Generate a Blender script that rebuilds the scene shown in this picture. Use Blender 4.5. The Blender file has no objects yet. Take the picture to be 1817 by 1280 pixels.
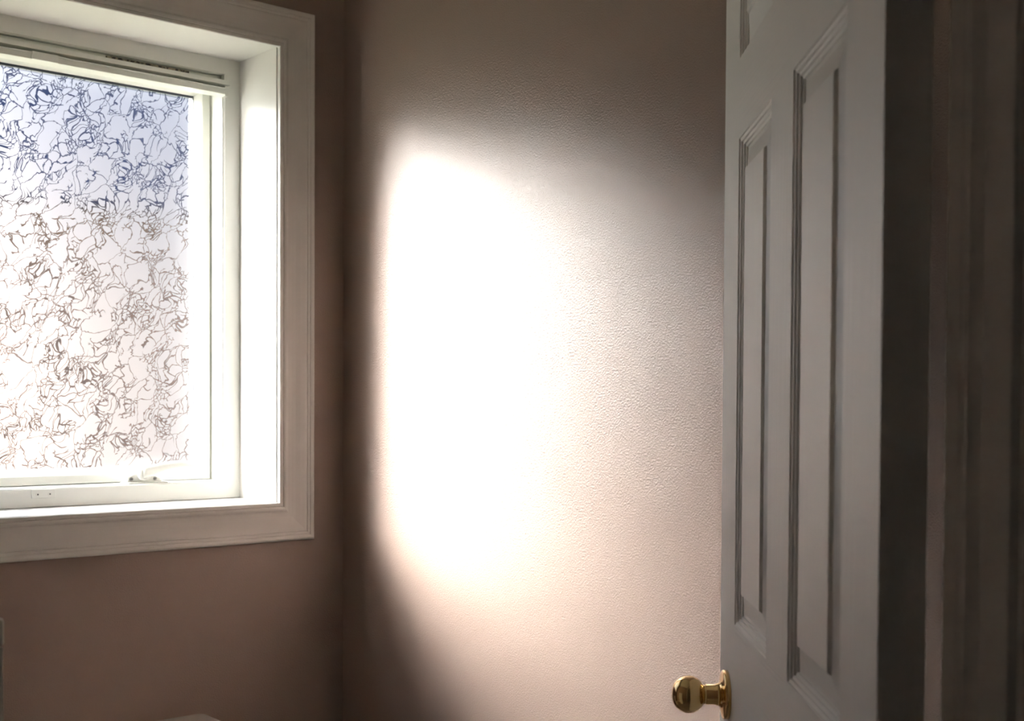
import bpy, bmesh, math, random
from mathutils import Vector, Matrix
random.seed(7)
S = bpy.context.scene
C = S.collection

# ------------------------------------------------------------------ key sizes (metres)
XB = 1.5000            # right wall (carries the sunlight)
YW = 2.3327            # window wall, room face
YD = 0.4702            # doorway wall, room face
YH = 0.3552            # doorway wall, hall face
XL = -0.06             # left wall, room face
HC = 2.44              # ceiling
CAMH = 1.35
K = 1.105               # size factor of the window unit's sections

# ------------------------------------------------------------------ camera
cd = bpy.data.cameras.new('camera'); cam = bpy.data.objects.new('camera', cd); C.objects.link(cam)
cd.sensor_fit = 'HORIZONTAL'; cd.sensor_width = 36.0
cd.lens = 36.0 * 2200.0 / 1817.0
cd.shift_y = 128.22 / 1817.0
cd.clip_start = 0.02; cd.clip_end = 200
R = Matrix(((0.7605800803694482, 0.011507450103266854, -0.6491421415509276),
            (-0.6492222799836546, 0.021683356545656264, -0.7602895916831556),
            (0.00532658596373259, 0.9996986599175949, 0.02396282205701569)))
cam.matrix_world = Matrix.Translation((0, 0, CAMH)) @ R.to_4x4()
cd.dof.use_dof = True; cd.dof.focus_distance = 2.0; cd.dof.aperture_fstop = 8.0
S.camera = cam

# ------------------------------------------------------------------ world, sun, exposure
w = bpy.data.worlds.new('sky'); S.world = w; w.use_nodes = True
bg = w.node_tree.nodes['Background']
wt = w.node_tree
wn = lambda t: wt.nodes.new(t)
tcw = wn('ShaderNodeTexCoord'); sxw = wn('ShaderNodeSeparateXYZ'); mrw = wn('ShaderNodeMapRange'); mxw = wn('ShaderNodeMix'); mxw.data_type = 'RGBA'
wt.links.new(tcw.outputs['Generated'], sxw.inputs[0]); wt.links.new(sxw.outputs[2], mrw.inputs[0])
mrw.inputs[1].default_value = 0.0; mrw.inputs[2].default_value = 0.55
mxw.inputs[6].default_value = (0.72, 0.82, 1.0, 1)      # pale at the horizon
mxw.inputs[7].default_value = (0.24, 0.44, 0.95, 1)     # blue overhead
wt.links.new(mrw.outputs[0], mxw.inputs[0]); wt.links.new(mxw.outputs[2], bg.inputs[0]); bg.inputs[1].default_value = 1.0

# one low winter sun in the open sky on the window side; the patterned glass scatters its beam
SUN_TRAVEL = Vector((0.62, -1.0, -0.37)).normalized()
sl = bpy.data.lights.new('sun_offscreen', 'SUN'); sl.energy = 56.0; sl.angle = math.radians(3.0); sl.color = (1.0, 0.97, 0.92)
so = bpy.data.objects.new('sun_offscreen', sl); C.objects.link(so)
so.rotation_euler = SUN_TRAVEL.to_track_quat('-Z', 'Y').to_euler(); so.location = (-5, 10, 5)

S.view_settings.view_transform = 'Standard'; S.view_settings.look = 'None'
S.view_settings.gamma = 1.0; S.view_settings.use_curve_mapping = False
S.view_settings.exposure = 0.05
S.cycles.max_bounces = 12; S.cycles.diffuse_bounces = 6; S.cycles.glossy_bounces = 4
S.cycles.transparent_max_bounces = 16; S.cycles.sample_clamp_indirect = 40.0
S.cycles.use_denoising = True

# ------------------------------------------------------------------ material helpers
class NT:
    def __init__(s, name):
        s.m = bpy.data.materials.new(name); s.m.use_nodes = True; s.t = s.m.node_tree
        for n in list(s.t.nodes): s.t.nodes.remove(n)
        s.out = s.n('ShaderNodeOutputMaterial')
    def n(s, typ, props=None, **inp):
        nd = s.t.nodes.new(typ)
        for k, v in (props or {}).items(): setattr(nd, k, v)
        for k, v in inp.items(): s.set(nd, k, v)
        return nd
    def set(s, nd, k, v):
        i = nd.inputs[int(k[1:])] if k[0] == '_' and k[1:].isdigit() else nd.inputs[k.replace('_', ' ')]
        if hasattr(v, 'is_output') or isinstance(v, bpy.types.NodeSocket): s.t.links.new(v, i)
        else: i.default_value = v
    def math(s, op, a, b=None, clamp=False):
        nd = s.n('ShaderNodeMath', dict(operation=op, use_clamp=clamp)); s.set(nd, '_0', a)
        if b is not None: s.set(nd, '_1', b)
        return nd.outputs[0]
    def ramp(s, fac, lo, hi, a=0.0, b=1.0):
        nd = s.n('ShaderNodeMapRange', dict(clamp=True)); s.set(nd, '_0', fac)
        for i, v in enumerate((lo, hi, a, b)): nd.inputs[i + 1].default_value = v
        return nd.outputs[0]

def principled(name, col, rough=0.5, spec=0.5, metal=0.0, bump=None, coat=0.0, var=0.0):
    """bump: list of (scale_xyz, noise_scale, detail, strength, distance)"""
    k = NT(name); p = k.n('ShaderNodeBsdfPrincipled', Roughness=rough, Metallic=metal)
    p.inputs['Specular IOR Level'].default_value = spec
    p.inputs['Coat Weight'].default_value = coat
    p.inputs['Base Color'].default_value = (*col, 1)
    tc = k.n('ShaderNodeTexCoord').outputs['Object']
    if var:
        nz = k.n('ShaderNodeTexNoise', Vector=tc, Scale=3.0, Detail=3.0)
        mx = k.n('ShaderNodeMix', dict(data_type='RGBA'))
        k.set(mx, 'Factor', k.ramp(nz.outputs[0], 0.3, 0.7))
        mx.inputs[6].default_value = tuple(c * (1 - var) for c in col) + (1,)
        mx.inputs[7].default_value = tuple(min(1, c * (1 + var)) for c in col) + (1,)
        k.t.links.new(mx.outputs[2], p.inputs['Base Color'])
    nrm = None
    for b in bump or []:
        mp = k.n('ShaderNodeMapping', Vector=tc); mp.inputs['Scale'].default_value = b[0]
        nz = k.n('ShaderNodeTexNoise', Vector=mp.outputs[0], Scale=b[1], Detail=b[2])
        bp = k.n('ShaderNodeBump', Height=nz.outputs[0], Strength=b[3], Distance=b[4])
        if nrm is not None: k.t.links.new(nrm, bp.inputs['Normal'])
        nrm = bp.outputs[0]
    if nrm is not None: k.t.links.new(nrm, p.inputs['Normal'])
    k.t.links.new(p.outputs[0], k.out.inputs[0])
    return k.m

M = {}
M['wall'] = principled('taupe wall paint', (0.372, 0.278, 0.234), rough=0.33, spec=0.5,
                       bump=[((1, 1, 1), 330, 2.0, 0.6, 0.0016), ((1, 1, 1), 60, 2.0, 0.06, 0.002)])
M['hallwall'] = principled('hall wall paint', (0.78, 0.76, 0.72), rough=0.5)
M['ceiling'] = principled('ceiling paint', (0.72, 0.70, 0.66), rough=0.8, bump=[((1, 1, 1), 120, 2, 0.2, 0.002)])
M['trim'] = principled('white trim paint', (0.88, 0.86, 0.825), rough=0.34, bump=[((1, 1, 1), 60, 2, 0.05, 0.001)])
M['vinyl'] = principled('white window vinyl', (0.80, 0.80, 0.75), rough=0.36)
M['vinyl2'] = principled('cream window plastic', (0.76, 0.76, 0.70), rough=0.30)
M['sash_shadow'] = principled('dark sash shadow strip', (0.03, 0.035, 0.06), rough=0.6)  # near-black navy, the sash's shadow on the glass put into colour
M['steel'] = principled('screw steel', (0.30, 0.30, 0.29), rough=0.4, metal=0.7)
M['screwhole'] = principled('screw recess', (0.05, 0.05, 0.045), rough=0.6)
M['brass'] = principled('polished brass', (0.86, 0.62, 0.30), rough=0.10, metal=1.0,
                        bump=[((1, 1, 1), 90, 1, 0.03, 0.0005)])
M['ceramic'] = principled('white vitreous china', (0.78, 0.75, 0.70), rough=0.12, coat=0.3)
M['seat'] = principled('white seat plastic', (0.78, 0.76, 0.72), rough=0.25)
M['chrome'] = principled('chrome', (0.75, 0.75, 0.75), rough=0.12, metal=1.0)
M['floor'] = principled('beige floor tile', (0.42, 0.37, 0.31), rough=0.4, var=0.12)
M['grout'] = principled('grout', (0.30, 0.27, 0.23), rough=0.8)
M['doorv'] = principled('white door paint upright grain', (0.80, 0.785, 0.75), rough=0.42, spec=0.5,
                        bump=[((170, 170, 6), 1.0, 4.0, 0.55, 0.0022), ((600, 600, 25), 1.0, 2.0, 0.2, 0.0008)])
M['doorh'] = principled('white door paint level grain', (0.80, 0.785, 0.75), rough=0.42, spec=0.5,
                        bump=[((4, 140, 260), 1.0, 2.0, 0.45, 0.0016), ((16, 600, 480), 1.0, 2.0, 0.25, 0.0008)])
M['doorp'] = principled('white door paint panel', (0.80, 0.785, 0.75), rough=0.40, spec=0.5,
                        bump=[((130, 130, 7), 1.0, 3.0, 0.20, 0.0010)])
M['dooredge'] = principled('white door edge', (0.70, 0.685, 0.65), rough=0.5)
M['cabinet'] = principled('white cabinet lacquer', (0.74, 0.74, 0.68), rough=0.4)
M['brick'] = principled('brown brick', (0.52, 0.36, 0.30), rough=0.9, var=0.1)
M['roof'] = principled('slate roof', (0.175, 0.185, 0.245), rough=0.8, var=0.1)
M['outwall'] = principled('outside render', (0.55, 0.52, 0.48), rough=0.9)
M['grass'] = principled('lawn', (0.14, 0.16, 0.06), rough=0.95, var=0.2)

def label_print():
    k = NT('faded sticker print'); tc = k.n('ShaderNodeTexCoord').outputs['Object']
    mp = k.n('ShaderNodeMapping', Vector=tc); mp.inputs['Scale'].default_value = (150, 1, 120)
    nz = k.n('ShaderNodeTexNoise', Vector=mp.outputs[0], Scale=1.0, Detail=2.0)
    sp = k.n('ShaderNodeSeparateXYZ', Vector=tc)
    f = k.ramp(nz.outputs[0], 0.44, 0.50)
    mx = k.n('ShaderNodeMix', dict(data_type='RGBA')); k.set(mx, 'Factor', f)
    mx.inputs[6].default_value = (0.045, 0.035, 0.03, 1); mx.inputs[7].default_value = (0.36, 0.31, 0.22, 1)
    p = k.n('ShaderNodeBsdfPrincipled', Roughness=0.5); k.t.links.new(mx.outputs[2], p.inputs['Base Color'])
    k.t.links.new(p.outputs[0], k.out.inputs[0]); return k.m
M['print'] = label_print()

def glass_mats():
    k = NT('patterned privacy glass'); tc = k.n('ShaderNodeTexCoord').outputs['Object']
    sx = k.n('ShaderNodeSeparateXYZ', Vector=tc)
    flat = k.n('ShaderNodeCombineXYZ', X=sx.outputs[0], Y=sx.outputs[2], Z=0.0).outputs[0]
    # wobble, then lean the cells along a diagonal
    def wobble(v, scale, amp, detail):
        nz = k.n('ShaderNodeTexNoise', dict(noise_dimensions='2D'), Vector=v, Scale=scale, Detail=detail)
        sb = k.n('ShaderNodeVectorMath', dict(operation='SUBTRACT')); k.set(sb, '_0', nz.outputs[1]); sb.inputs[1].default_value = (0.5, 0.5, 0.5)
        sc = k.n('ShaderNodeVectorMath', dict(operation='SCALE')); k.set(sc, '_0', sb.outputs[0]); sc.inputs[3].default_value = amp
        ad = k.n('ShaderNodeVectorMath', dict(operation='ADD')); k.set(ad, '_0', v); k.set(ad, '_1', sc.outputs[0])
        return ad.outputs[0]
    wv = wobble(wobble(flat, 24.0, 0.030, 0.0), 95.0, 0.0085, 1.0)
    mp = k.n('ShaderNodeMapping', Vector=wv); mp.inputs['Rotation'].default_value = (0, 0, math.radians(-55))
    mp2 = k.n('ShaderNodeMapping', Vector=mp.outputs[0]); mp2.inputs['Scale'].default_value = (0.75, 1.30, 1)
    def lines(scale, width, soft):
        v = k.n('ShaderNodeTexVoronoi', dict(feature='DISTANCE_TO_EDGE', voronoi_dimensions='2D'), Vector=mp2.outputs[0], Scale=scale)
        return k.ramp(v.outputs['Distance'], width, width + soft, 1.0, 0.0)
    big = lines(20.0, 0.010, 0.012)
    mid = lines(44.0, 0.028, 0.022)
    sml = lines(98.0, 0.065, 0.045)
    c1 = k.n('ShaderNodeTexNoise', dict(noise_dimensions='2D'), Vector=mp2.outputs[0], Scale=15.0, Detail=1.0).outputs[0]
    c2 = k.n('ShaderNodeTexNoise', dict(noise_dimensions='2D'), Vector=mp2.outputs[0], Scale=22.0, Detail=1.0).outputs[0]
    m1 = k.math('MULTIPLY', mid, k.ramp(c1, 0.48, 0.50))
    m2 = k.math('MULTIPLY', sml, k.ramp(c2, 0.555, 0.575))
    ln = k.math('MAXIMUM', k.math('MULTIPLY', big, 0.9), k.math('MAXIMUM', m1, m2))
    rf_c = k.n('ShaderNodeBsdfRefraction', Color=(0.95, 0.97, 1.0, 1), Roughness=0.75, IOR=1.25)
    tl_c = k.n('ShaderNodeBsdfTranslucent', Color=(0.96, 0.97, 1.0, 1))
    cell = k.n('ShaderNodeMixShader', _0=0.034); k.set(cell, '_1', rf_c.outputs[0]); k.set(cell, '_2', tl_c.outputs[0])
    tr_l = k.n('ShaderNodeBsdfRefraction', Color=(0.80, 0.78, 0.78, 1), Roughness=0.20, IOR=1.25)
    a = k.n('ShaderNodeMixShader'); k.set(a, '_0', ln); k.set(a, '_1', cell.outputs[0]); k.set(a, '_2', tr_l.outputs[0])
    bp = k.n('ShaderNodeBump', Height=ln, Strength=0.6, Distance=0.0015)
    gl = k.n('ShaderNodeBsdfGlossy', Roughness=0.15, Color=(1, 1, 1, 1)); k.t.links.new(bp.outputs[0], gl.inputs['Normal'])
    o = k.n('ShaderNodeMixShader', _0=0.05); k.set(o, '_1', a.outputs[0]); k.set(o, '_2', gl.outputs[0])
    k.t.links.new(o.outputs[0], k.out.inputs[0])
    k2 = NT('clear glass face'); t = k2.n('ShaderNodeBsdfTransparent', Color=(0.97, 0.98, 0.98, 1)); g = k2.n('ShaderNodeBsdfGlossy', Roughness=0.02)
    x = k2.n('ShaderNodeMixShader', _0=0.05); k2.set(x, '_1', t.outputs[0]); k2.set(x, '_2', g.outputs[0]); k2.t.links.new(x.outputs[0], k2.out.inputs[0])
    return k.m, k2.m
M['glass'], M['clear'] = glass_mats()

# ------------------------------------------------------------------ mesh helpers
def obj(name, bm, mat, parent=None, smooth=False, loc=None, bevel=0.0, seg=2):
    bmesh.ops.recalc_face_normals(bm, faces=bm.faces)
    me = bpy.data.meshes.new(name); bm.to_mesh(me); bm.free()
    for m in (mat if isinstance(mat, (list, tuple)) else [mat]): me.materials.append(m)
    o = bpy.data.objects.new(name, me); C.objects.link(o)
    if smooth:
        for p in me.polygons: p.use_smooth = True
    if loc: o.location = loc
    if parent: o.parent = parent
    if bevel:
        b = o.modifiers.new('bevel', 'BEVEL'); b.width = bevel; b.segments = seg; b.limit_method = 'ANGLE'; b.angle_limit = math.radians(40)
        for p in me.polygons: p.use_smooth = True
        e = o.modifiers.new('wn', 'WEIGHTED_NORMAL'); e.keep_sharp = True
    return o
def empty(name, loc=(0, 0, 0), rz=0.0):
    o = bpy.data.objects.new(name, None); C.objects.link(o); o.location = loc; o.rotation_euler = (0, 0, rz); o.empty_display_size = 0.1
    return o
def tag(o, label=None, cat=None, group=None, kind=None):
    for k, v in (('label', label), ('category', cat), ('group', group), ('kind', kind)):
        if v: o[k] = v
    return o
def box(bm, x0, x1, y0, y1, z0, z1):
    v = [bm.verts.new(p) for p in ((x0,y0,z0),(x1,y0,z0),(x1,y1,z0),(x0,y1,z0),(x0,y0,z1),(x1,y0,z1),(x1,y1,z1),(x0,y1,z1))]
    for f in ((0,3,2,1),(4,5,6,7),(0,1,5,4),(1,2,6,5),(2,3,7,6),(3,0,4,7)): bm.faces.new([v[i] for i in f])
def bx(name, x0, x1, y0, y1, z0, z1, mat, parent=None, bevel=0.0, seg=2, loc=None):
    bm = bmesh.new(); box(bm, x0, x1, y0, y1, z0, z1); return obj(name, bm, mat, parent, bevel=bevel, seg=seg, loc=loc)
def prism(bm, poly, z0, z1):
    a = [bm.verts.new((x, y, z0)) for x, y in poly]; b = [bm.verts.new((x, y, z1)) for x, y in poly]
    n = len(poly)
    for i in range(n): bm.faces.new((a[i], a[(i+1) % n], b[(i+1) % n], b[i]))
    bm.faces.new(a[::-1]); bm.faces.new(b)
def holed_wall(x0, x1, y0, y1, z0, z1, hx0, hx1, hz0, hz1):
    """a wall slab in XZ with one rectangular opening"""
    bm = bmesh.new()
    xs, zs = (x0, hx0, hx1, x1), (z0, hz0, hz1, z1)
    g = {}
    for iy, y in enumerate((y0, y1)):
        for i, x in enumerate(xs):
            for j, z in enumerate(zs): g[i, j, iy] = bm.verts.new((x, y, z))
    for iy in (0, 1):
        for i in range(3):
            for j in range(3):
                if (i, j) != (1, 1): bm.faces.new([g[a, b, iy] for a, b in ((i,j),(i+1,j),(i+1,j+1),(i,j+1))])
    def strip(a, b): bm.faces.new((g[(*a, 0)], g[(*b, 0)], g[(*b, 1)], g[(*a, 1)]))
    for i in range(3): strip((i, 0), (i+1, 0)); strip((i, 3), (i+1, 3)); strip((0, i), (0, i+1)); strip((3, i), (3, i+1))
    for a, b in (((1,1),(2,1)), ((2,1),(2,2)), ((2,2),(1,2)), ((1,2),(1,1))): strip(a, b)
    bmesh.ops.delete(bm, geom=[v for v in bm.verts if not v.link_faces], context='VERTS')
    return bm
def mitred(names, rect, poly, mat, parent, smooth=False, sides='RTLB', bevel=0.0):
    """four mitred lengths round rect (x0,x1,z0,z1); poly = closed section [(t outward, y)]"""
    x0, x1, z0, z1 = rect; out = {}
    ends = {'R': (lambda t: (x1 + t, z0 - t), lambda t: (x1 + t, z1 + t)), 'T': (lambda t: (x1 + t, z1 + t), lambda t: (x0 - t, z1 + t)),
            'L': (lambda t: (x0 - t, z1 + t), lambda t: (x0 - t, z0 - t)), 'B': (lambda t: (x0 - t, z0 - t), lambda t: (x1 + t, z0 - t))}
    for s in sides:
        bm = bmesh.new(); A, Bf = ends[s]; n = len(poly)
        va = [bm.verts.new((A(t)[0], y, A(t)[1])) for t, y in poly]; vb = [bm.verts.new((Bf(t)[0], y, Bf(t)[1])) for t, y in poly]
        for i in range(n): bm.faces.new((va[i], va[(i+1) % n], vb[(i+1) % n], vb[i]))
        bm.faces.new(va[::-1]); bm.faces.new(vb)
        out[s] = obj(names[s], bm, mat, parent, bevel=bevel)
    return out
def lathe(bm, prof, axis='Z', seg=48, loc=(0, 0, 0)):
    """prof [(radius, height)]"""
    def P(r, a, h):
        c, s_ = r * math.cos(a), r * math.sin(a)
        p = {'Z': (c, s_, h), 'Y': (c, h, s_), 'X': (h, c, s_)}[axis]
        return (p[0] + loc[0], p[1] + loc[1], p[2] + loc[2])
    rings = []
    for r, hh in prof:
        if r < 1e-6: rings.append([bm.verts.new(P(0, 0, hh))])
        else: rings.append([bm.verts.new(P(r, 2 * math.pi * i / seg, hh)) for i in range(seg)])
    for a, b in zip(rings, rings[1:]):
        for i in range(seg):
            j = (i + 1) % seg
            if len(a) == 1 and len(b) == 1: continue
            if len(a) == 1: bm.faces.new((a[0], b[i], b[j]))
            elif len(b) == 1: bm.faces.new((a[i], a[j], b[0]))
            else: bm.faces.new((a[i], a[j], b[j], b[i]))
    for r in (rings[0], rings[-1]):
        if len(r) > 1: bm.faces.new(r)
def loft(bm, sections, cap=True):
    """sections: lists of equal length of points"""
    rs = [[bm.verts.new(p) for p in s] for s in sections]; n = len(rs[0])
    for a, b in zip(rs, rs[1:]):
        for i in range(n): bm.faces.new((a[i], a[(i+1) % n], b[(i+1) % n], b[i]))
    if cap: bm.faces.new(rs[0][::-1]); bm.faces.new(rs[-1])
def rrect(cx, cy, hx, hy, r, z, k=6):
    pts = []
    for q, (sx, sy) in enumerate(((1, 1), (-1, 1), (-1, -1), (1, -1))):
        for i in range(k + 1):
            a = math.pi / 2 * (q + i / k)
            pts.append((cx + sx * (hx - r) + r * math.cos(a), cy + sy * (hy - r) + r * math.sin(a), z))
    return pts
def oval(cx, cy, a, bf, bb, z, n=40, p=2.0):
    pts = []
    for i in range(n):
        t = 2 * math.pi * i / n; c, s_ = math.cos(t), math.sin(t)
        x = a * math.copysign(abs(c) ** (2 / p), c); y = math.copysign(abs(s_) ** (2 / p), s_)
        pts.append((cx + x, cy + y * (bb if y > 0 else bf), z))
    return pts

# ------------------------------------------------------------------ room shell
# opening in the window wall
LX0, LX1, LZ0, LZ1 = XB - 0.937 * K, XB - 0.1530 * K, 1.1356, 2.1003      # clear reveal (liner faces)
WT = 0.27                                                         # wall thickness
wb = obj('wall_back', holed_wall(XL - 0.1, XB + 0.12, YW, YW + WT, 0, HC, LX0 - 0.018, LX1 + 0.018, LZ0 - 0.018, LZ1 + 0.018), M['wall'])
tag(wb, 'taupe painted wall around the white framed window', 'wall', kind='structure')
tag(bx('wall_right', XB, XB + 0.12, -1.7, YW, 0, HC, M['wall']), 'taupe satin wall catching the bright window light', 'wall', kind='structure')
tag(bx('wall_left', XL - 0.1, XL, YD, YW, 0, HC, M['wall']), 'taupe wall opposite the sunlit wall', 'wall', kind='structure')
XJ = 0.8205; XJL = XJ - 0.752
wf = obj('wall_front', holed_wall(-1.1, XB, YH, YD, -0.001, HC, XJL - 0.019, XJ + 0.019, 0.0, 2.062), M['wall'])
tag(wf, 'taupe wall holding the doorway', 'wall', kind='structure')
tag(bx('ceiling', -1.2, XB + 0.12, -1.8, YW + WT, HC, HC + 0.1, M['ceiling']), 'plain off-white ceiling over room and hall', 'ceiling', kind='structure')
tag(bx('wall_hall_back', -1.1, XB, -1.8, -1.7, 0, HC, M['hallwall']), 'greige hall wall across from the doorway', 'wall', kind='structure')
tag(bx('wall_hall_left', -1.2, -1.1, -1.8, YD, 0, HC, M['hallwall']), 'greige end wall of the hall', 'wall', kind='structure')
fl = empty('floor'); tag(fl, 'beige square floor tiles with darker grout', 'floor', kind='structure')
bx('grout_bed', -1.2, XB + 0.12, -1.8, YW + WT, -0.12, -0.003, M['grout'], fl)
tm = None; T = 0.305
for i in range(9):
    for j in range(14):
        x = XL - 1.15 + i * T; y = -1.78 + j * T
        xa, xb_ = max(x, -1.1) + 0.002, min(x + T, XB) - 0.002; ya, yb_ = max(y, -1.7) + 0.002, min(y + T, YW) - 0.002
        if xb_ - xa < 0.02 or yb_ - ya < 0.02: continue
        bx('tile', xa, xb_, ya, yb_, -0.01, 0.0, M['floor'], fl, bevel=0.0015, seg=1)
def base_run(name, x0, x1, y0, y1, label):
    t = bx(name, x0, x1, y0, y1, 0.0, 0.095, M['trim'], bevel=0.004); tag(t, label, 'baseboard', kind='structure'); return t
base_run('baseboard_back', XL + 0.013, XB - 0.013, YW - 0.013, YW, 'white baseboard under the window')
base_run('baseboard_right', XB - 0.013, XB, YD, YW - 0.0, 'white baseboard along the sunlit wall')
base_run('baseboard_left', XL, XL + 0.013, YD, YW, 'white baseboard behind the low cabinet')

# ------------------------------------------------------------------ window
win = empty('window_1', ((LX0 + LX1) / 2, YW, LZ0))
tag(win, 'white crank window with patterned privacy glass and moulded casing', 'window', kind='structure')
WX, WZ = win.location.x, win.location.z
def wloc(o):            # children built in world coordinates
    o.matrix_parent_inverse = Matrix.Translation((-WX, -YW, -WZ)); return o
def WP(f, *a, **k):
    r = f(*a, parent=win, **k)
    for q in (r.values() if isinstance(r, dict) else [r]): wloc(q)
    return r
# moulded casing
ci = (LX0 - 0.003, LX1 + 0.003, LZ0 - 0.0005, LZ1 - 0.0015)
prof = [(0, 0), (0, .0095), (.0015, .0108), (.0062, .0108), (.0078, .0094), (.0088, .0116), (.0122, .0124), (.0155, .0112), (.0172, .0088),
        (.0200, .0082), (.0270, .0086), (.0350, .0100), (.0440, .0124), (.0525, .0140), (.0565, .0143), (.0580, .0132), (.0594, .0152),
        (.0625, .0158), (.0638, .0150), (.0650, .0170), (.0690, .0176), (.0715, .0170), (.0735, .0152), (.0745, .0125), (.0745, 0)]
poly = [(t * K, YW - h * K) for t, h in prof]
names = {'R': 'side_casing', 'L': 'side_casing', 'T': 'head_casing', 'B': 'sill_casing'}
WP(mitred, names, ci, poly, M['trim'])
# reveal liner boards
FY = YW + 0.1440 * K                       # face of the fixed frame
names = {'R': 'side_liner', 'L': 'side_liner', 'T': 'head_liner', 'B': 'sill_liner'}
WP(mitred, names, (LX0, LX1, LZ0, LZ1), [(0, YW - 0.0), (0, FY + 0.05), (.017, FY + 0.05), (.017, YW - 0.0)], M['trim'])
# fixed frame
FO = (LX0 + 0.035 * K, LX1 - 0.035 * K, LZ0 + 0.0360 * K, LZ1 - 0.0320 * K)      # frame opening
SY = FY + 0.0530 * K                       # face of the sash
names = {'R': 'frame_jamb', 'L': 'frame_jamb', 'T': 'frame_head', 'B': 'frame_sill'}
WP(mitred, names, FO, [(.003, FY), (0, FY + .003), (0, SY + .055), (.0348 * K, SY + .055), (.0348 * K, FY)], M['vinyl'])
# sash and glass
GL = (FO[0] + 0.031 * K, FO[1] - 0.031 * K, FO[2] + 0.0285 * K, FO[3] - 0.0345 * K)
GY = SY + 0.0150 * K
names = {'R': 'sash_stile', 'L': 'sash_stile', 'T': 'sash_rail', 'B': 'sash_rail'}
WP(mitred, names, GL, [(-.001, GY), (.0105, SY + .002), (.0125, SY), (.0290, SY), (.0303, SY + .0015), (.0303, SY + .04), (-.001, SY + .04)], M['vinyl'])
names = {s: 'sash_shadow_strip' for s in 'RTLB'}  # dark strips added at top and sides, where the sash shades the glass
WP(mitred, names, GL, [(-.0046, GY + .0002), (-.0040, GY - .0012), (.001, GY - .0012), (.001, GY + .003), (-.0046, GY + .003)], M['sash_shadow'], sides='T')
WP(mitred, names, GL, [(-.0020, GY + .0008), (-.0014, GY - .0002), (.001, GY - .0002), (.001, GY + .003), (-.0020, GY + .003)], M['sash_shadow'], sides='RL')
bm = bmesh.new(); box(bm, GL[0] - .004, GL[1] + .004, GY + .003, GY + .008, GL[2] - .004, GL[3] + .004)
for f in bm.faces:
    f.material_index = 0 if (f.calc_center_median().y < GY + .0035) else 1
pane = obj('glass_pane', bm, [M['glass'], M['clear']], win); wloc(pane); pane['label'] = 'textured privacy glass with crackled web pattern'
# retractable insect screen: housing and pull bar across the top
def zt(v): return LZ1 - v * K          # heights measured down from the reveal head
def zb(v): return LZ0 + v * K          # heights measured up from the reveal sill
SCX0, SCX1 = FO[0] - 0.0105, FO[1] + 0.0105
scr = empty('screen_housing'); scr.parent = win; wloc(scr)
def sbx(name, x0, x1, y0, y1, z0, z1, m, bevel=.0012): return bx(name, x0, x1, y0, y1, min(z0, z1), max(z0, z1), m, scr, bevel=bevel)
sbx('housing_body', FO[0] + .001, FO[1] - .001, FY + .011, FY + .034, zt(.0690), zt(.0328), M['vinyl2'])
sbx('housing_lip', SCX0, SCX1, FY - .010, FY + .012, zt(.0525), zt(.0435), M['vinyl'])
sbx('pull_bar', FO[0] - .004, FO[1] + .004, FY - .011, FY + .012, zt(.0715), zt(.0600), M['vinyl2'])
sbx('bar_ridge', FO[0] - .005, FO[1] + .005, FY - .013, FY - .004, zt(.0612), zt(.0590), M['vinyl'], bevel=.0006)
for sx in (-1, 1):
    xe = FO[1] + .0045 if sx > 0 else FO[0] - .0045
    sbx('end_cap', xe - .008, xe + .0005, FY - .0124, FY + .008, zt(.0755), zt(.0600), M['vinyl2'])
    sbx('end_cap', xe - .007, xe + .001, FY - .0060, FY + .01, zt(.0428), zt(.0322), M['vinyl2'])
xc = (LX0 + LX1) / 2
sbx('pull_tab', xc - .026, xc + .026, FY - .0150, FY - .006, zt(.0718), zt(.0574), M['vinyl'])
sbx('printed_sticker', XB - .470, XB - .285, FY + .0102, FY + .0108, zt(.0432), zt(.0345), M['print'], bevel=0)
for xx, q in ((FO[1], -1), (FO[0], 1)):
    WP(bx, 'screen_track', min(xx, xx + q * .0024), max(xx, xx + q * .0024), FY + .004, FY + .0075, FO[2] + .001, zt(.0720), M['vinyl2'])
# latch keeper on the frame sill face
kx = XB - .5475 * K
kp = WP(bx, 'keeper_plate', kx - .0235, kx + .0235, FY - .0038, FY + .0005, zb(.0175), zb(.0335), M['vinyl'], bevel=.001)
for sx in (-.0120, .0122):
    bm = bmesh.new(); lathe(bm, [(0, 0), (.0038, 0), (.0038, -.0012), (.0017, -.0012), (.0015, -.0004), (0, -.0004)], 'Y', 20, (kx + sx, FY - .0039, zb(.0245)))
    obj('screw', bm, M['vinyl2'], kp)
    bm = bmesh.new(); lathe(bm, [(0, 0), (.0017, 0), (.0017, -.0006), (0, -.0006)], 'Y', 12, (kx + sx, FY - .0045, zb(.0245))); obj('screw', bm, M['screwhole'], kp)
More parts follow.
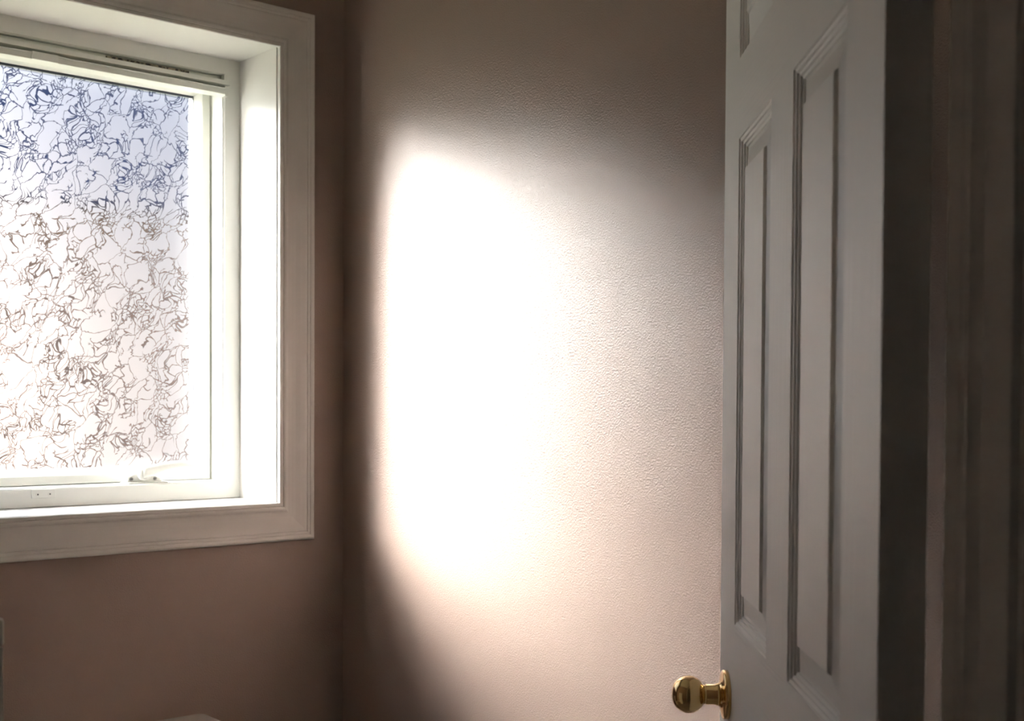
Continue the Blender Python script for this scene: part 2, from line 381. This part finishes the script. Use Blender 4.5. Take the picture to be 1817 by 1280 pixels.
# crank: base on the sill ledge, gear housing, folded lever
ck = empty('crank_handle'); ck.parent = win; wloc(ck); ck['label'] = 'white folding crank handle'
cz = FO[2]; cxx = XB - .366 * K
def cobj(name, bm, m, **k): return obj(name, bm, m, ck, **k)
bm = bmesh.new(); loft(bm, [rrect(cxx + .024, FY + .026, .048, .017, .006, z) for z in (cz, cz + .0028)]); cobj('base_plate', bm, M['vinyl'], bevel=.0006)
bm = bmesh.new()
loft(bm, [[(cxx - .020 + a * K, FY + .018 + d, cz + .002 + b * K) for a, b in ((0, 0), (.075, 0), (.070, .009), (.052, .016), (.030, .022), (.014, .016), (.003, .012))] for d in (0, .026)])
cobj('gear_housing', bm, M['vinyl'], bevel=.003, seg=3)
for xs_ in (cxx - .009, cxx + .044):
    bm = bmesh.new(); lathe(bm, [(0, 0), (.0040, 0), (.0038, -.0012), (0, -.0012)], 'Y', 18, (xs_, FY + .0178, cz + .0095)); cobj('screw', bm, M['steel'])
    bm = bmesh.new(); lathe(bm, [(0, 0), (.0015, 0), (.0015, -.0005), (0, -.0005)], 'Y', 10, (xs_, FY + .0166, cz + .0095)); cobj('screw', bm, M['screwhole'])
bm = bmesh.new(); lathe(bm, [(0, .004), (.0138, .004), (.0143, -.004), (.0130, -.0080), (.0072, -.0096), (.0068, -.0084), (0, -.0084)], 'Y', 36, (cxx + .018, FY + .016, cz + .0193)); cobj('hub', bm, M['vinyl'], smooth=True)
secs = []
for i in range(15):
    t = i / 14; x = cxx + .013 + t * .124; z = cz + .0215 + .0160 * math.sin(min(1, t * 1.25) * math.pi / 2) - .0045 * max(0, t - .7) / .3
    hw = .0094 - .0017 * math.sin(t * math.pi) if t < .95 else .0055; hh = .0125 - .0040 * t if t < .95 else .0050
    secs.append([(x, FY + .012 + hw * math.cos(a), z + hh * math.sin(a)) for a in [2 * math.pi * q / 16 for q in range(16)]])
bm = bmesh.new(); loft(bm, secs); cobj('lever', bm, M['vinyl'], smooth=True)

# ------------------------------------------------------------------ door (six moulded panels, standing open)
HL = Vector((0.79475656, 0.51550171, 0)); DD = Vector((0.66032193, 0.75098265, 0)); DN = Vector((0.75098265, -0.66032193, 0))
DW, DT = 0.744, 0.035
door = empty('door_1'); tag(door, 'white six-panel moulded door standing open with brass knob', 'door', kind='structure')
# local axes: x along the door from hinge to latch, y = away from the seen face (thickness), z up
door.matrix_world = Matrix(((DD.x, DN.x, 0, HL.x), (DD.y, DN.y, 0, HL.y), (0, 0, 1, 0), (0, 0, 0, 1)))
ST, PW, MU = 0.110, 0.2065, 0.111
ZB, ZT = 0.012, 2.032
PZ = [(0.240, 0.868), (1.0745, 1.6785), (1.7765, 1.922)]
PX = [(ST, ST + PW), (ST + PW + MU, ST + 2 * PW + MU)]
def dbox(name, x0, x1, z0, z1, m): return bx(name, x0, x1, 0, DT, z0, z1, [m], door)
dbox('stile', 0, ST, ZB, ZT, M['doorv']); dbox('stile', DW - ST, DW, ZB, ZT, M['doorv'])
zr = [ZB, PZ[0][0], PZ[0][1], PZ[1][0], PZ[1][1], PZ[2][0], PZ[2][1], ZT]
for a, b in ((0, 1), (2, 3), (4, 5), (6, 7)): dbox('rail', ST, DW - ST, zr[a], zr[b], M['doorh'])
for z0, z1 in PZ: dbox('mullion', PX[0][1], PX[1][0], z0, z1, M['doorv'])
pp = [(0, 0), (.0006, .0016), (.0040, .0024), (.0048, .0044), (.0080, .0050), (.0088, .0070), (.0120, .0076), (.0128, .0095), (.0170, .0095), (.0420, .0035), (.0445, 0.0002)]
def panel(x0, x1, z0, z1):
    bm = bmesh.new()
    for side in (0, 1):
        prev = None
        for t, d in pp:
            y = d if side == 0 else DT - d
            r = [bm.verts.new(p) for p in ((x0 + t, y, z0 + t), (x1 - t, y, z0 + t), (x1 - t, y, z1 - t), (x0 + t, y, z1 - t))]
            if prev:
                for i in range(4): bm.faces.new((prev[i], prev[(i+1) % 4], r[(i+1) % 4], r[i]))
            prev = r
        bm.faces.new(prev)
    return obj('panel', bm, M['doorp'], door)
for z0, z1 in PZ:
    for x0, x1 in PX: panel(x0, x1, z0, z1)
# knob set: rosette, neck, ball, on both faces
KX, KZ = DW - 0.062, CAMH - 0.3745
for side in (-1, 1):
    y0 = 0.0 if side < 0 else DT
    def lz(name, prof, par):
        bm = bmesh.new(); lathe(bm, [(r, side * h) for r, h in prof], 'Y', 64, (KX, y0, KZ)); return obj(name, bm, M['brass'], par, smooth=True)
    kb = lz('door_knob', [(0, .0715), (.006, .0711), (.012, .0695), (.017, .0662), (.0210, .0612), (.0234, .0555), (.0241, .0500), (.0232, .0440), (.0206, .0385), (.0170, .0343), (.0132, .0318), (.0120, .0308)], door)
    kb['label'] = 'polished brass door knob'
    lz('neck', [(.0118, .0315), (.0126, .0304), (.0126, .0296), (.0114, .0288), (.0130, .0278), (.0130, .0160), (.0142, .0146), (.0146, .0110)], kb)
    lz('rosette', [(.0135, .0128), (.0160, .0098), (.0215, .0086), (.0282, .0072), (.0302, .0066), (.0312, .0056), (.0314, .0030), (.0314, .0)], kb)
# latch plate on the free edge
bx('latch_plate', DW - .0005, DW + .0012, .005, .030, KZ - .028, KZ + .028, M['brass'], door, bevel=.0004)
for z in (0.23, 1.82):
    hg = bx('hinge', -.0018, .0004, .002, .033, z - .045, z + .045, M['brass'], door)
    bm = bmesh.new(); lathe(bm, [(0, -.046), (.0058, -.046), (.0058, .046), (0, .046)], 'Z', 16, (-.003, DT + .0045, z)); k = obj('knuckle', bm, M['brass'], hg)

# ------------------------------------------------------------------ doorway trim
tr = empty('trim_1'); tag(tr, 'white painted door jamb with stop moulding and casing', 'door frame', kind='structure')
def tp(name, pts, z0, z1):
    bm = bmesh.new(); prism(bm, pts, z0, z1); return obj(name, bm, M['trim'], tr, bevel=.0005)
XM = (XJ + XJL) / 2
def mir(pts): return [(2 * XM - x, y) for x, y in pts]
jp = [(XJ + .0015, YH), (XJ + .0015, .4470), (XJ + .0060, .4500), (XJ - .0012, .4595), (XJ - .0020, .4612), (XJ - .0006, .4632), (XJ + .0060, .4640), (XJ + .0045, YD), (XJ + .0185, YD), (XJ + .0185, YH)]
sp = [(XJ + .0015, .4462), (XJ - .0078, .4462), (XJ - .0078, .4256), (XJ - .0068, .4244), (XJ + .0004, .4212), (XJ - .0020, .4204), (XJ - .0026, .4192), (XJ - .0014, .4178), (XJ + .0015, .4150)]
cp_ = [(XJ + .0042, YD), (XJ + .0042, .4803), (XJ + .0052, .4816), (XJ + .0110, .4816), (XJ + .0200, .4800), (XJ + .0500, .4850), (XJ + .0700, .4870), (XJ + .0745, .4850), (XJ + .0745, YD)]
for q, f in (('R', lambda p: p), ('L', mir)):
    tp('jamb', f(jp), 0, 2.043); tp('stop', f(sp), 0, 2.032); tp('casing', f(cp_), 0, 2.12)
    tp('casing', f([(x, YD + YH - y) for x, y in cp_]), 0, 2.12)
bx('head_jamb', XJL - .018, XJ + .018, YH, YD, 2.0435, 2.0610, M['trim'], tr)
bx('head_stop', XJL, XJ, .4165, .4462, 2.0340, 2.0435, M['trim'], tr)
bx('head_casing', XJL - .004, XJ + .004, YD, YD + .016, 2.0475, 2.1200, M['trim'], tr, bevel=.003)
bx('head_casing', XJL - .004, XJ + .004, YH - .016, YH, 2.0475, 2.1200, M['trim'], tr, bevel=.003)

# ------------------------------------------------------------------ toilet under the window
TX = XB - .350 - .235; TB = YW - .0265
to = empty('toilet', (TX, TB, 0)); tag(to, 'white china toilet with flat rounded tank lid under the window', 'toilet')
def TO(name, bm, m, par=None, **k): return obj(name, bm, m, par or to, **k)
LZ = 0.720
bm = bmesh.new(); loft(bm, [rrect(0, -.100, .233, .098, .014, LZ - .036), rrect(0, -.100, .235, .100, .015, LZ - .030), rrect(0, -.100, .235, .100, .015, LZ - .010), rrect(0, -.100, .233, .098, .015, LZ - .002), rrect(0, -.100, .228, .093, .014, LZ)])
TO('tank_lid', bm, M['ceramic'], smooth=True).modifiers.new('e', 'EDGE_SPLIT').split_angle = math.radians(50)
bm = bmesh.new(); loft(bm, [rrect(0, -.098, .185, .078, .035, .400), rrect(0, -.098, .200, .084, .035, .420), rrect(0, -.098, .216, .090, .035, LZ - .037)]); tk = TO('tank', bm, M['ceramic'], smooth=True)
bm = bmesh.new(); loft(bm, [[(-.19 + x, -.193 - y, .69 + z) for x, z in ((0, -.008), (.02, -.009), (.075, -.006), (.078, 0), (.075, .006), (.02, .008), (0, .008))] for y in (0, .012)]); TO('flush_lever', bm, M['chrome'], tk, bevel=.002)
bm = bmesh.new()
loft(bm, [oval(0, -.36, .115, .20, .20, 0), oval(0, -.36, .110, .19, .20, .05), oval(0, -.36, .105, .18, .19, .16), oval(0, -.40, .150, .23, .22, .27), oval(0, -.43, .180, .26, .25, .36), oval(0, -.43, .185, .27, .26, .395), oval(0, -.43, .182, .265, .255, .40)])
TO('bowl', bm, M['ceramic'], smooth=True)
bm = bmesh.new(); loft(bm, [rrect(0, -.12, .12, .10, .03, .18), rrect(0, -.12, .17, .10, .03, .36), rrect(0, -.12, .17, .10, .03, .400)]); TO('bowl_deck', bm, M['ceramic'], smooth=True)
bm = bmesh.new(); loft(bm, [oval(0, -.43, .188, .275, .235, .402), oval(0, -.43, .190, .278, .238, .410), oval(0, -.43, .188, .275, .235, .418)]); TO('seat', bm, M['seat'], smooth=True)
bm = bmesh.new(); loft(bm, [oval(0, -.43, .186, .272, .235, .4195), oval(0, -.43, .188, .275, .237, .428), oval(0, -.43, .178, .262, .225, .438)]); TO('seat_cover', bm, M['seat'], smooth=True)

# ------------------------------------------------------------------ low cabinet on the left (only its edge shows)
cb = empty('storage_cabinet', (0.1640, 1.315, 0)); tag(cb, 'plain white storage cabinet, its pale edge standing left of the toilet', 'cabinet')
bx('body', -.213, .190, -.180, .180, .06, 1.130, M['cabinet'], cb, bevel=.002)
bx('plinth', -.213, .165, -.170, .170, 0, .06, M['cabinet'], cb)
bx('top', -.214, .2090, -.1805, .1805, 1.130, 1.155, M['cabinet'], cb, bevel=.003)
for y0, y1, ky in ((-.180, -.002, -.03), (.002, .180, .03)):
    d_ = bx('cabinet_door', .190, .208, y0, y1, .07, 1.1295, M['cabinet'], cb, bevel=.002)
    bm = bmesh.new(); lathe(bm, [(.005, 0), (.005, .012), (.012, .016), (.012, .022), (0, .026)], 'X', 20, (.208, ky, .65)); obj('knob', bm, M['chrome'], d_, smooth=True)

# ------------------------------------------------------------------ outside: what shows through the glass
tag(bx('ground', -25, 30, YW + WT, 40, -.6, -.5, M['grass']), 'lawn outside the window', 'ground', kind='structure')
nh = empty('neighbour_house', (9.0, 10.0, -.5)); tag(nh, 'brown brick house showing dimly through the window glass', 'house')
bx('brick_wall', -6.5, 7, 0, 6, 0, 3.15, M['brick'], nh)
bm = bmesh.new(); loft(bm, [[(x, -.4, 3.15), (x, 6.4, 3.15), (x, 3.0, 5.75)] for x in (-6.8, 7.3)]); obj('roof', bm, M['roof'], nh)
